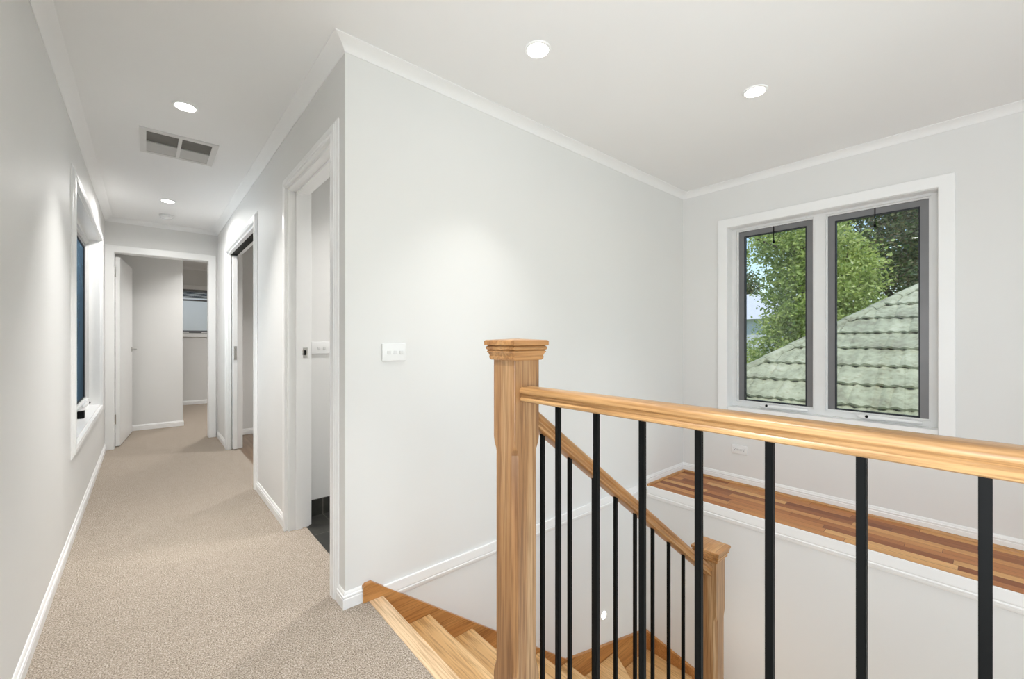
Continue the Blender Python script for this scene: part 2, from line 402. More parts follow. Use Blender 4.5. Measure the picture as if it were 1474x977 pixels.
# ------------------------------------------------------------------ skirtings
bm = BM(); run_profile(bm, SK, 'x', LW, 1, BACK, EW, 0, 1, -1); struct('baseboard_left', bm, 'trim', smooth=25)
bm = BM()
run_profile(bm, SK, 'x', RW, -1, SWY, D3[0] - .069, 0, -1, 0)
run_profile(bm, SK, 'y', SWY, -1, RW, .711, 0, -1, 0)
run_profile(bm, SK, 'x', RW, -1, D3[1] + .069, D2[0] - .069, 0, 0, 0)
run_profile(bm, SK, 'x', RW, -1, D2[1] + .069, EW, 0, 0, -1)
struct('baseboard_hall_right', bm, 'trim', smooth=25)
bm = BM(); run_profile(bm, SK, 'y', 7.10, -1, LW, .37, 0, 0, 1); run_profile(bm, SK, 'x', .37, 1, 7.10, 8.0, 0, -1, 0)
run_profile(bm, SK, 'y', 9.30, -1, -.3, 2.6, 0, 0, 0); struct('baseboard_far_room', bm, 'trim', smooth=25)
bm = BM(); run_profile(bm, SK, 'y', 5.95, -1, RW + .12, 2.6, 0, 0, 0); struct('baseboard_side_room', bm, 'trim', smooth=25)
bm = BM(); run_profile(bm, SK, 'y', SWY, -1, 2.955, WWX, .0, 0, -1); run_profile(bm, SK, 'x', WWX, -1, BACK, SWY, .0, 0, -1)
struct('baseboard_ledge', bm, 'trim', 'white skirting around the hardwood ledge', smooth=25)
bm = BM(); run_profile(bm, SK, 'y', SWY, -1, .80, 2.955, .033, 0, 0, True); struct('trim_2', bm, 'trim', 'white moulding line along the stair wall', smooth=25)
bm = BM(); run_profile(bm, SK, 'x', 2.965, -1, BACK, SWY - .012, .001, 0, 0, True, 1.28); box(bm, 2.9535, 2.9695, BACK, SWY - .012, -.028, .0015)
struct('trim_3', bm, 'trim', 'white moulding along the front of the ledge', smooth=25)
QD = [(.012, 0), (.026, 0), (.0255, .004), (.023, .009), (.019, .013), (.012, .015)]
bm = BM(); run_profile(bm, QD, 'y', SWY, -1, 2.955, WWX, 0, 0, -1); run_profile(bm, QD, 'x', WWX, -1, BACK, SWY, 0, 0, -1)
struct('trim_4', bm, 'quad', 'timber quad bead around the ledge floor', smooth=25)
bm = BM()
for i in range(6): box(bm, .76 + .302 * i, 1.06 + .302 * i - .002, 2.920, 2.930, -.004, .10)
struct('baseboard_bathroom', bm, 'tile', 'black tile skirting inside the bathroom doorway')

# ------------------------------------------------------------------ doors
def jamb(bm, axis, p0, p1, s0, s1, z1, t=.018):
    """lining inside an opening"""
    for a, b, c, d in ((s0, s0 + t, 0, z1), (s1 - t, s1, 0, z1), (s0 + t, s1 - t, z1 - t, z1)):
        if axis == 'x': box(bm, p0, p1, a, b, c, d)
        else: box(bm, a, b, p0, p1, c, d)
d1 = empty('door_1', (.15, EW, 0), 'white hinged door standing open at the end of the hallway', kind='structure')
bm = BM(); casing(bm, 'y', EW, -1, -.250, .552, 0, 2.050, FLAT, False); casing(bm, 'y', EW + OUT, 1, -.250, .552, 0, 2.050, FLAT, False)
jamb(bm, 'y', EW - .001, EW + OUT + .001, D1[0] - .001, D1[1] + .001, D1[3] + .001); obj('door_frame', bm, 'trim', d1)
# leaf swung ~84 degrees into the room
a0, hx, hy = math.radians(84.5), D1[0] + .021, EW + OUT - .03
Lw, Lt = .85, .036
def leaf_pt(u, w, z): return (hx + u * math.cos(a0) - w * math.sin(a0), hy + u * math.sin(a0) + w * math.cos(a0), z)
def obox(bm, u0, u1, w0, w1, z0, z1):
    n = len(bm.verts); box(bm, u0, u1, w0, w1, z0, z1); bm.verts.ensure_lookup_table()
    for v in bm.verts[n:]: v.co = leaf_pt(v.co.x, v.co.y, v.co.z)
bm = BM(); obox(bm, 0, Lw, -Lt, 0, .012, 2.012); lf = obj('door_leaf', bm, 'trim', d1)
bm = BM()
for s, o0 in ((-1, -Lt), (1, 0)):
    n = len(bm.verts); lathe(bm, (Lw - .06, o0, 1.02), [(.026, 0), (.026, s * .006), (.010, s * .008), (.009, s * .045), (.0, s * .046)], 'y', 20)
    tube(bm, (Lw - .06, o0 + s * .042, 1.02), (Lw - .18, o0 + s * .045, 1.02), .009, 12)
    bm.verts.ensure_lookup_table()
    for v in bm.verts[n:]: v.co = leaf_pt(*v.co)
obj('door_handle', bm, 'chrome', lf, smooth=40)
for z in (.25, 1.80):
    bm = BM(); box(bm, D1[0] + .0165, D1[0] + .0195, EW + .015, EW + .05, z, z + .10); tube(bm, (D1[0] + .022, EW + .052, z), (D1[0] + .022, EW + .052, z + .10), .006, 10)
    obj('hinge', bm, 'chrome', d1)
d2 = empty('door_2', (RW, 4.5, 0), 'white cavity sliding door on the right of the hallway', kind='structure')
bm = BM(); casing(bm, 'x', RW, -1, D2[0], D2[1], 0, D2[3], ARCH, False)
box(bm, RW, RW + .038, D2[0], D2[0] + .018, 0, D2[3]); box(bm, RW, RW + .030, D2[1] - .018, D2[1], 0, D2[3]); box(bm, RW, RW + .030, D2[0], D2[1], D2[3] - .018, D2[3])
box(bm, RW + .086, RW + .116, D2[1] - .018, D2[1], 0, D2[3]); box(bm, RW + .086, RW + .116, D2[0], D2[1], D2[3] - .018, D2[3]); box(bm, RW + .078, RW + .116, D2[0], D2[0] + .018, 0, D2[3])
casing(bm, 'x', RW + .115, 1, D2[0], D2[1], 0, D2[3], ARCH, False)
obj('door_frame', bm, 'trim', d2, smooth=25)
bm = BM(); box(bm, RW + .040, RW + .076, 5.17, 5.255, .012, 2.0); lf = obj('door_leaf', bm, 'trim', d2)
bm = BM(); box(bm, RW + .047, RW + .069, 5.1665, 5.1705, .93, 1.07); obj('finger_pull', bm, 'chrome', lf)
bm = BM(); box(bm, RW + .032, RW + .084, D2[0] + .02, D2[1], D2[3] - .022, D2[3]); obj('sliding_track', bm, 'black', d2)
d3 = empty('door_3', (RW, 2.38, 0), 'white cased bathroom doorway nearest the stairs', kind='structure')
bm = BM(); casing(bm, 'x', RW, -1, D3[0], D3[1], 0, D3[3], ARCH, False); casing(bm, 'x', RW + .115, 1, D3[0], D3[1], 0, D3[3], ARCH, False)
jamb(bm, 'x', RW - .001, RW + .116, D3[0] - .001, D3[1] + .001, D3[3] + .001)
for a, b in ((D3[0] + .017, D3[0] + .029), (D3[1] - .029, D3[1] - .017)): box(bm, RW + .04, RW + .075, a, b, 0, D3[3] - .017)
box(bm, RW + .04, RW + .075, D3[0] + .017, D3[1] - .017, D3[3] - .029, D3[3] - .017)
obj('door_frame', bm, 'trim', d3, smooth=25)
bm = BM(); box(bm, RW + .080, RW + .106, D3[1] - .0195, D3[1] - .017, 1.03, 1.09); box(bm, RW + .066, RW + .082, D3[1] - .0195, D3[1] - .018, 1.045, 1.075); obj('strike_plate', bm, 'chrome', d3)
bm = BM(); box(bm, RW + .087, RW + .099, D3[1] - .0205, D3[1] - .0190, 1.045, 1.075); obj('latch_hole', bm, 'black', d3)

# ------------------------------------------------------------------ windows
def window_unit(name, label, fx, ys, z0, z1, side, casing_plane, frame_m='alu', fr=.035, sash=.032, cords=True, screen=False, winders=True, wofs=-.02):
    """outer frame at plane X=fx (inner face) going outwards (side), sashes between consecutive ys"""
    root = empty(name, (fx, (ys[0] + ys[-1]) / 2, z0), label, kind='structure')
    dep = side * .06
    bm = BM()
    X0, X1 = sorted((fx, fx + dep))
    nb = len(ys) - 1
    box(bm, X0, X1, ys[0], ys[-1], z0, z0 + fr); box(bm, X0, X1, ys[0], ys[-1], z1 - fr, z1)
    for i, y in enumerate(ys):
        if i == 0: box(bm, X0, X1, y, y + fr, z0 + fr, z1 - fr)
        elif i == nb: box(bm, X0, X1, y - fr, y, z0 + fr, z1 - fr)
        else: box(bm, X0, X1, y - fr * .95, y + fr * .95, z0 + fr, z1 - fr)
    # inner bead steps
    for i in range(nb):
        a = ys[i] + (fr if i == 0 else fr * .95); b = ys[i+1] - (fr if i == nb - 1 else fr * .95)
        e = .010; Xa, Xb = sorted((fx + side * .012, fx + dep))
        for q in ((a, a + e, z0 + fr, z1 - fr), (b - e, b, z0 + fr, z1 - fr), (a + e, b - e, z0 + fr, z0 + fr + e), (a + e, b - e, z1 - fr - e, z1 - fr)):
            box(bm, Xa, Xb, *q)
        # groove lip on the frame face
        Xc, Xd = sorted((fx - side * .004, fx))
        for q in ((a - .006, a, z0 + fr - .006, z1 - fr + .006), (b, b + .006, z0 + fr - .006, z1 - fr + .006), (a, b, z0 + fr - .006, z0 + fr), (a, b, z1 - fr, z1 - fr + .006)):
            box(bm, Xc, Xd, *q)
    obj('window_frame', bm, frame_m, root)
    for i in range(nb):
        a = ys[i] + (fr if i == 0 else fr * .95) + .010; b = ys[i+1] - (fr if i == nb - 1 else fr * .95) - .010
        c, d = z0 + fr + .010, z1 - fr - .010
        Xa, Xb = sorted((fx + side * .022, fx + side * .055))
        sb = BM()
        for q in ((a, a + sash, c, d), (b - sash, b, c, d), (a + sash, b - sash, c, c + .002), (a + sash, b - sash, d - sash, d)): box(sb, Xa, Xb, *q)
        so = obj('sash', sb, 'sash', root)
        gb = BM(); e = .007; a2, b2, c2, d2_ = a + sash, b - sash, c + .002, d - sash
        Xc, Xd = sorted((fx + side * .020, fx + side * .050))
        for q in ((a2, a2 + e, c2, d2_), (b2 - e, b2, c2, d2_), (a2 + e, b2 - e, c2, c2 + e), (a2 + e, b2 - e, d2_ - e, d2_)): box(gb, Xc, Xd, *q)
        obj('glazing_bead', gb, 'gasket', so)
        pb = BM(); Xe, Xf = sorted((fx + side * .040, fx + side * .044)); box(pb, Xe, Xf, a2 + e, b2 - e, c2 + e, d2_ - e)
        obj('pane', pb, 'glass', so)
        if screen:
            qb = BM(); Xe, Xf = sorted((fx + side * .030, fx + side * .032)); box(qb, Xe, Xf, a2 + e, b2 - e, c2 + e, d2_ - e)
            obj('fly_screen', qb, 'screen', so)
        m_ = (a2 + b2) / 2
        if cords:
            cb = BM(); tube(cb, (fx + side * .016, m_, d2_ - .075), (fx + side * .016, m_, d + .004), .0032, 8)
            lathe(cb, (fx + side * .016, m_, d2_ - .090), [(.001, 0), (.007, .003), (.0085, .010), (.006, .018), (.002, .024)], 'z', 12)
            obj('pull_cord', cb, 'black', root, smooth=40)
        if winders:
            wb = BM(); yc = m_ + wofs; Zc = z0 + fr - .012
            # chain winder body: tapered rounded bar
            rings = []
            for t, hw, hh in ((-.21, .004, .006), (-.20, .010, .010), (-.04, .015, .015), (.05, .018, .017), (.09, .015, .015), (.105, .007, .009)):
                ring = []
                for k in range(10):
                    an = 2 * math.pi * k / 10
                    ring.append((fx - side * (.014 + hw * math.cos(an)), yc + t, Zc + hh * math.sin(an)))
                rings.append(ring)
            ring_loft(wb, rings); wo = obj('winder', wb, 'plastic', root, smooth=50)
            kb = BM(); lathe(kb, (fx - side * .028, yc + .055, Zc + .004), [(.009, 0), (.009, -side * .006), (.004, -side * .010)], 'x', 14)
            obj('winder_knob', kb, 'black', wo, smooth=40)
    return root
# stair window
wr = window_unit('window_1', 'two pane awning window above the hardwood ledge', WWX + .08, [WR[0] + .002, .851, WR[1] - .001], .604, WR[3] + .018, 1, WWX, fr=.036, sash=.040)
bm = BM(); casing(bm, 'x', WWX, -1, *WR, FLAT)
for q in ((WR[0] - .001, WR[0] + .002, WR[2], WR[3]), (WR[1] - .001, WR[1] + .001, WR[2], WR[3]), (WR[0], WR[1], WR[2] - .001, .603), (WR[0], WR[1], WR[3] - .002, WR[3] + .001)):
    box(bm, WWX, WWX + .079, *q)
obj('window_casing', bm, 'trim', wr)
# hall window
wl = window_unit('window_2', 'tall recessed hallway window on the left wall', LW - .075, [WL[0] + .01, WL[1] - .01], .575, WL[3] - .01, -1, LW, screen=True, wofs=.55)
bm = BM(); casing(bm, 'x', LW, 1, *WL, ARCH)
for q in ((WL[0] - .001, WL[0] + .01, WL[2], WL[3]), (WL[1] - .01, WL[1] + .001, WL[2], WL[3]), (WL[0], WL[1], WL[2] - .001, WL[2] + .01), (WL[0], WL[1], WL[3] - .01, WL[3] + .001)):
    box(bm, LW - .12, LW, *q)
box(bm, LW - .12, LW - .075, WL[0], WL[1], .54, .575)
obj('window_casing', bm, 'trim', wl, smooth=25)
# far-room window
wf = empty('window_3', (.7, 9.3, 1.25), 'small window glimpsed through the far doorway', kind='structure')
bm = BM(); casing(bm, 'y', 9.30, -1, *WF, FLAT); box(bm, WF[0], WF[1], 9.28, 9.42, WF[2] - .012, WF[2]); obj('window_casing', bm, 'trim', wf)
bm = BM()
for q in ((WF[0], WF[1], WF[2], WF[2] + .05), (WF[0], WF[1], WF[3] - .04, WF[3]), (WF[0], WF[0] + .045, WF[2] + .05, WF[3] - .04), (WF[1] - .045, WF[1], WF[2] + .05, WF[3] - .04), (WF[0] + .045, WF[1] - .045, WF[3] - .20, WF[3] - .175)):
    box(bm, q[0], q[1], 9.335, 9.375, q[2], q[3])
obj('window_frame', bm, 'sash', wf)
bm = BM(); box(bm, WF[0] + .045, WF[1] - .045, 9.355, 9.358, WF[2] + .05, WF[3] - .04); obj('pane', bm, 'glass', wf)
bm = BM()
for i in range(5): box(bm, WF[0] + .046, WF[1] - .046, 9.336, 9.352, WF[3] - .058 - .022 * i, WF[3] - .044 - .022 * i)
obj('blind', bm, 'gasket', wf)
for x in (.52, .80):
    bm = BM(); box(bm, x - .05, x + .05, 9.315, 9.334, WF[2] + .006, WF[2] + .028); obj('winder', bm, 'plastic', wf)
# unseen window added behind the camera to let light in
for nm, lab, ax in (('added_window_4', 'unseen wide window added behind the camera for light', 0),):
    r = empty(nm, (1.34, BACK, WB[2]), lab, kind='structure')
    bm = BM(); casing(bm, 'y', BACK, 1, *WB, FLAT)
    for q in ((WB[0], WB[0] + .04, WB[2], WB[3]), (WB[1] - .04, WB[1], WB[2], WB[3]), (1.32, 1.36, WB[2], WB[3]), (WB[0], WB[1], WB[2], WB[2] + .04), (WB[0], WB[1], WB[3] - .04, WB[3])):
        box(bm, q[0], q[1], BACK - .09, BACK - .04, q[2], q[3])
    obj('window_frame', bm, 'alu', r)
    bm = BM(); box(bm, WB[0] + .04, WB[1] - .04, BACK - .066, BACK - .062, WB[2] + .04, WB[3] - .04); obj('pane', bm, 'glass', r)

# ------------------------------------------------------------------ staircase
RISE, G = .18, .2425
ZB = -.035
st = empty('staircase', (1.4, 1.35, -.9), 'oak winder staircase descending beside the white stair wall', 'stairs')
bm = BM(); box(bm, .735, .800, BACK + .002, SWY - .021, -.030, .001); bevel(bm, .003, 2)
obj('landing_nosing', bm, 'nosing', st, origin=(.76, 1.0, 0))
YI, YO = .90, SWY - .021            # tread span
for k in range(1, 6):
    xn = .80 + G * k - (.008 if k == 1 else 0)
    z = -RISE * k
    bm = BM(); box(bm, xn - G - .002, xn, YI, YO, z - .030, z); bevel(bm, .004, 2)
    o = obj('tread', bm, 'tread', st, origin=(xn - .12, 1.36, z))
    bm = BM(); box(bm, xn - G - .015, xn - G + .001 - .004, YI, YO, z - .0, z + RISE - .030); obj('riser', bm, 'stringer', st, origin=(xn - G, 1.36, z))
NX, NY = 1.99, .888                  # turning newel
xw0 = .80 + 5 * G
# winders: three, radiating from the newel
XO, YOO = 2.965 - .021, YO
cx, cy = NX + .02, NY + .02
def ray(deg):
    a = math.radians(deg)       # 0 = toward +Y, 90 = toward +X
    dx, dy = math.sin(a), math.cos(a)
    t = min((YOO - cy) / dy if dy > 1e-6 else 9, (XO - cx) / dx if dx > 1e-6 else 9)
    return (cx + dx * t, cy + dy * t)
corner = (XO, YOO)
p0, p30, p60, p90 = (xw0, YOO), ray(30), ray(60), ray(90)
wz = [-1.08, -1.26, -1.44]
polys = [[(xw0, NY), (cx, cy), p30, (xw0, YOO)],
         [(cx, cy), p60, corner, p30],
         [(cx, cy), (cx + .002, NY - .02), (XO, NY - .02), p60]]
for P_, z in zip(polys, wz):
    bm = BM(); poly_extrude(bm, P_, 'z', z - .030, z); bevel(bm, .003, 1); obj('winder_tread', bm, 'tread', st, origin=(P_[0][0], P_[0][1], z))
for (a, b), z in (((( xw0 - .012, NY), (xw0 - .012, YOO)), -1.08), (((cx, cy), p30), -1.26), (((cx, cy), p60), -1.44)):
    a, b = Vector(a), Vector(b); d = (b - a).normalized(); n = Vector((d.y, -d.x)) * .008
    bm = BM(); P_ = [tuple(a + n), tuple(b + n), tuple(b - n), tuple(a - n)]
    P_ = [(p[0] - .014 * d.y, p[1] + .014 * d.x) for p in P_]
    poly_extrude(bm, P_, 'z', z, z + RISE - .030); obj('riser', bm, 'stringer', st)
# lower flight toward -Y
y0f = NY - .02
for k in range(1, 7):
    yn = y0f - G * k; z = -1.44 - RISE * k
    bm = BM(); box(bm, NX + .05, XO, yn, yn + G + .002, z - .03, z); bevel(bm, .004, 2); obj('tread', bm, 'tread', st, origin=(2.5, yn, z))
    bm = BM(); box(bm, NX + .05, XO, yn + G + .003, yn + G + .017, z, z + RISE - .03); obj('riser', bm, 'stringer', st, origin=(2.5, yn, z))
# wall stringers
def top(x): return .078 - .76 * (x - .75)
xb = 2.03
pts = [(.711, -.020), (.711, .066), (.722, .077), (.750, .078), (xb, top(xb)), (2.944, -1.112), (2.944, -1.75), (2.0, -1.45), (1.9, -1.30), (.80, -.45), (.735, -.28), (.735, -.020)]
bm = BM(); poly_extrude(bm, pts, 'y', SWY - .021, SWY); obj('wall_stringer', bm, 'stringer', st, origin=(1.5, SWY, -.5))
pts = [(SWY, -1.112), (.95, -1.30), (-1.1, -2.86 + .05), (-1.1, -2.68), (-1.35, -2.68), (-1.0, -2.69), (-.3, -2.65), (.9, -1.75), (SWY, -1.55)]
pts = [(SWY, -1.125), (.95, -1.305), (-.90, -2.60), (-.90, -2.695), (-.30, -2.695), (.90, -1.95), (SWY, -1.75)]
bm = BM(); poly_extrude(bm, pts, 'x', 2.944, 2.965); obj('wall_stringer', bm, 'stringer', st, origin=(2.95, 1, -1.5))
# outer stringer below the sloping handrail
pts = [(.835, -.02 - .10), (.835, .03), (1.945, .03 - .7422 * 1.11), (1.945, -1.40), (1.80, -1.30), (.835, -.50)]
bm = BM(); poly_extrude(bm, pts, 'y', .872, .904); obj('outer_stringer', bm, 'stringer', st, origin=(1.4, .888, -.4))
# inner stringer, lower flight
pts = [(.843, -1.34), (.843, -1.78), (-.35, -2.695), (-.90, -2.695), (-.90, -2.62)]
bm = BM(); poly_extrude(bm, pts, 'x', NX - .016, NX + .016 + .034); obj('outer_stringer', bm, 'stringer', st, origin=(2, 0, -2))

# ------------------------------------------------------------------ balustrades
def newel(name, X, Y, ztop, zbot, parent, chtop, chbot):
    hw, ch = .045, .013
    rings = []
    def sec(z, c):
        h = hw; c = max(c, .0012)
        return [(X - h + c, Y - h, z), (X + h - c, Y - h, z), (X + h, Y - h + c, z), (X + h, Y + h - c, z), (X + h - c, Y + h, z), (X - h + c, Y + h, z), (X - h, Y + h - c, z), (X - h, Y - h + c, z)]
    zt = ztop - .040
    seq = [(zbot, .0012), (chbot - .03, .0012), (chbot - .015, .004), (chbot, .011), (chbot + .01, ch), (chtop - .01, ch), (chtop, .011), (chtop + .015, .004), (chtop + .03, .0012), (zt, .0012)]
    bm = BM(); ring_loft(bm, [sec(z, c) for z, c in seq])
    o = obj(name, bm, 'oak_z', parent, origin=(X, Y, zbot))
    bm = BM()
    prof = [(.0450, -.056), (.0500, -.056), (.0530, -.0525), (.0540, -.048), (.0530, -.044), (.0545, -.040), (.0565, -.036), (.0585, -.034), (.0585, -.0315), (.0555, -.0300), (.0575, -.0285), (.0600, -.0265), (.0608, -.0230), (.0600, -.0195), (.0575, -.0175), (.0560, -.0165), (.0625, -.0160), (.0640, -.0150), (.0640, -.0045), (.0610, -.0015), (.0, .0030)]
    rings = [[(X + sx * max(r, .0005), Y + sy * max(r, .0005), ztop + h) for sx, sy in ((-1,-1),(1,-1),(1,1),(-1,1))] for r, h in prof]
    ring_loft(bm, rings); obj('post_cap', bm, 'oak_x', o, origin=(X, Y, ztop))
    return o
RAIL = [(0, 0), (.018, -.0005), (.0245, -.0025), (.0280, -.0065), (.0290, -.0110), (.0280, -.0150), (.0245, -.0180), (.0215, -.0200), (.0205, -.0230), (.0215, -.0260), (.0245, -.0285), (.0262, -.0320), (.0252, -.0360), (.0215, -.0385), (.015, -.0395), (0, -.0395)]
RAILF = RAIL + [(-a, b) for a, b in RAIL[-2:0:-1]]
bal = empty('balustrade', (.783, 0, 0), 'level oak landing balustrade with black square balusters and tall newel post', 'balustrade')
newel('newel_post', .783, .888, 1.140, -.30, bal, .84, .24)
bm = BM(); ring_loft(bm, [[(.783 + a, y, 1.013 + b) for a, b in RAILF] for y in (.8425, BACK + .002)])
obj('handrail', bm, 'oak_y', bal, origin=(.783, 0, 1), smooth=35)
bw = .006
def baluster_mesh(h0, h1, slope=0):
    bm = BM(); box(bm, -bw, bw, -bw, bw, h0, h1)
    if slope:
        for v in bm.verts: v.co.z += -slope * v.co.x
    # bevelled vertical edges only
    es = [e for e in bm.edges if abs(e.verts[0].co.z - e.verts[1].co.z) > .1]
    bmesh.ops.bevel(bm, geom=es, offset=.0012, segments=2, affect='EDGES')
    return bm
first = None
for k in range(19):
    y = .729 - .1192 * k
    if first is None:
        first = obj('baluster', baluster_mesh(.001, .977), 'black', bal, origin=(0, 0, 0)); b = first
    else: b = first.copy(); C.objects.link(b)
    b.parent = bal; b.location = Vector((.783, y, 0)) - wpos(bal)
lb = empty('balustrade', (NX, NY, -.95), 'sloping oak stair balustrade following the flight down to the short newel post', 'balustrade')
newel('newel_post', NX, NY, .187, -2.69, lb, -.13, -.80)
SL = .751; ang = math.atan(SL)
x0r, x1r = .829, NX - .046
def rt(x): return .917 - SL * (x - .874)
bm = BM(); rings = []
for x in (x0r, x1r):
    rings.append([(x, NY + a * 1.0, rt(x) + b * 1.28) for a, b in RAILF])
ring_loft(bm, rings)
# object space along the slope so the grain follows the rail
o = obj('handrail', bm, 'oak_x', lb, origin=(x0r, NY, rt(x0r)), smooth=35)
R_ = Matrix.Rotation(-ang, 4, 'Y').inverted()
o.data.transform(Matrix.Rotation(-ang, 4, 'Y')); o.rotation_euler = (0, ang, 0)
first = None
xs = [.886 + .1205 * k for k in range(9)]
for x in xs:
    zt = rt(x) - .048; zbm = .03 - .7422 * (x - .835) - .004
    # all the same length: top follows rail, foot on the outer stringer
    if first is None:
        zt0, zb0, xx0 = zt, zbm, x
        bm = baluster_mesh(0, zt0 - zb0 + .001, SL)
        first = obj('baluster', bm, 'black', lb, origin=(0, 0, 0)); b = first
    else: b = first.copy(); C.objects.link(b)
    b.parent = lb; b.location = Vector((x, NY, zt - (zt0 - zb0))) - wpos(lb)

# ------------------------------------------------------------------ ceiling fittings
def add_light(name, loc, size, power, col=(1, .985, .965), rot=(0, 0, 0)):
    l = bpy.data.lights.new(name, 'AREA'); l.shape = 'DISK'; l.size = size; l.energy = power; l.color = col; l.spread = math.radians(95)
    o = bpy.data.objects.new(name, l); C.objects.link(o); return o
def ceiling_light(x, y, label, power, group, spread=120):
    r = empty('ceiling_light', (x, y, CEIL), label, 'ceiling light', group)
    bm = BM(); lathe(bm, (x, y, CEIL), [(.046, -.002), (.047, -.006), (.056, -.006), (.058, -.003), (.058, 0), (.046, 0)], 'z', 48); obj('trim_ring', bm, 'trim', r, smooth=40)
    bm = BM(); lathe(bm, (x, y, CEIL), [(.0455, -.001), (.0455, -.005), (.040, -.0075), (.02, -.009), (.001, -.0095)], 'z', 48); obj('diffuser', bm, 'lamp', r, smooth=60)
    l = add_light('lamp', (x, y, 0), .10, power); l.parent = r; l.location = (0, 0, -.012); l.data.spread = math.radians(spread)
PW = 9
for x, y, lab, g in ((.161, 2.888, 'round recessed hallway downlight between the air vent and the camera', 'recessed downlights in the ceiling'),
                  (.152, 4.96, 'round recessed hallway downlight beside the smoke alarm', 'recessed downlights in the ceiling'),
                  (1.288, 1.320, 'round recessed downlight above the top of the stairs', 'recessed downlights in the ceiling'),
                  (2.339, .821, 'round recessed downlight over the stairwell, nearest the window', 'recessed downlights in the ceiling'),
                  (.16, .7, 'unseen round downlight added over the near end of the landing for light', 'recessed downlights in the ceiling'),  # this lamp and the next two are unseen, added to brighten the stairwell
                  (.161, -.9, 'unseen round downlight added over the landing behind the camera for light', 'recessed downlights in the ceiling'),
                  (2.2, -.9, 'unseen round downlight added over the lower flight for light', 'recessed downlights in the ceiling')):
    ceiling_light(x, y, lab, (15 if y > 4 else 7.5) if x < 1 else 2.6, g, 165 if y > 4 else 80)
for x, y, lab, p in ((1.5, 2.45, 'unseen round downlight added inside the bathroom for light', 11), (1.7, 4.6, 'unseen round downlight added inside the side room for light', 14), (1.3, 8.3, 'unseen round downlight added deep inside the far room for light', 12), (.75, 6.62, 'unseen round downlight added just inside the far room for light', 9)):  # unseen lamps added to brighten the rooms beyond the hall
    ceiling_light(x, y, lab, p, 'recessed downlights in the ceiling')
# air vent
v = empty('ceiling_vent', (.165, 3.535, CEIL), 'rectangular white ceiling air register with four cells in the hallway', 'air vent')
vx0, vx1, vy0, vy1 = -.03, .36, 3.325, 3.745
bx = .032
bm = BM()
for q in ((vx0, vx0 + bx, vy0, vy1), (vx1 - bx, vx1, vy0, vy1), (vx0 + bx, vx1 - bx, vy0, vy0 + bx), (vx0 + bx, vx1 - bx, vy1 - bx, vy1), (.156, .174, vy0 + bx, vy1 - bx)):
    box(bm, *q, CEIL - .009, CEIL)
obj('vent_frame', bm, 'vent_fr', v)
bm = BM(); box(bm, vx0 + bx, vx1 - bx, vy0 + bx, vy1 - bx, CEIL - .002, CEIL); obj('duct_shade_panel', bm, 'vent_dark', v)  # flat dark sheet paints the shade inside the duct opening
ym = (vy0 + vy1) / 2
for a, b in ((vx0 + bx, .156), (.174, vx1 - bx)):
    bm = BM(); P_ = [(ym - .004, CEIL - .003), (ym - .004, CEIL - .009), (ym, CEIL - .0095), (vy1 - bx, CEIL - .006), (vy1 - bx, CEIL - .002)]
    poly_extrude(bm, P_, 'x', a, b); obj('vent_blade', bm, 'vent_blade', v)
# smoke alarm
s = empty('smoke_alarm', (.16, 5.546, CEIL), 'small round white smoke alarm on the hallway ceiling', 'smoke alarm')
bm = BM(); lathe(bm, (.16, 5.546, CEIL), [(.062, 0), (.062, -.010), (.058, -.014), (.052, -.015)], 'z', 40); obj('base', bm, 'plastic_grey', s, smooth=40)
bm = BM(); lathe(bm, (.16, 5.546, CEIL), [(.050, -.014), (.050, -.026), (.044, -.034), (.015, -.038), (.001, -.038)], 'z', 40); obj('cover', bm, 'plastic', s, smooth=40)
# ------------------------------------------------------------------ wall fittings
def switch(name, plane, p, sgn, s, z, label, cat, gangs, w=.116, h=.080):
    def B(bm, s0, s1, h0, h1, z0, z1):
        a, b = sorted((p + sgn * h0, p + sgn * h1))
        if plane == 'y': box(bm, s0, s1, a, b, z0, z1)
        else: box(bm, a, b, s0, s1, z0, z1)
    loc = (s, p, z) if plane == 'y' else (p, s, z)
    r = empty(name, loc, label, cat)
    bm = BM(); B(bm, s - w/2, s + w/2, 0, .010, z - h/2, z + h/2); bevel(bm, .0035, 3); obj('plate', bm, 'plastic', r, smooth=30)
    for g_ in gangs:
        bm = BM(); B(bm, s + g_ - .0085, s + g_ + .0085, .009, .0135, z - .009, z + .007); bevel(bm, .0015, 2)
        obj('rocker' if cat != 'power outlet' else 'outlet_switch', bm, 'plastic_grey', r)
    return r
switch('light_switch', 'y', SWY, -1, .859, 1.082, 'white three gang light switch on the wall above the stairs', 'light switch', (-.026, .004, .034))
switch('light_switch', 'y', 2.93, -1, .868, 1.085, 'white light switch inside the bathroom doorway', 'light switch', (-.012, .022))
r = switch('power_outlet', 'x', WWX, -1, 1.357, .272, 'white double power outlet low on the wall under the window', 'power outlet', (-.012, .012), .116, .072)
for g_ in (-.034, .034):
    for dy, dz, an in ((-.006, .0, .5), (.006, .0, -.5), (0, -.012, 0)):
        bm = BM(); box(bm, -.0003, .0003, -.0012, .0012, -.0045, .0045)
        bmesh.ops.rotate(bm, verts=bm.verts, matrix=Matrix.Rotation(an, 3, 'X')); bmesh.ops.translate(bm, verts=bm.verts, vec=(WWX - .0101, 1.357 + g_ + dy, .278 + dz))
        obj('pin_slot', bm, 'gasket', r)
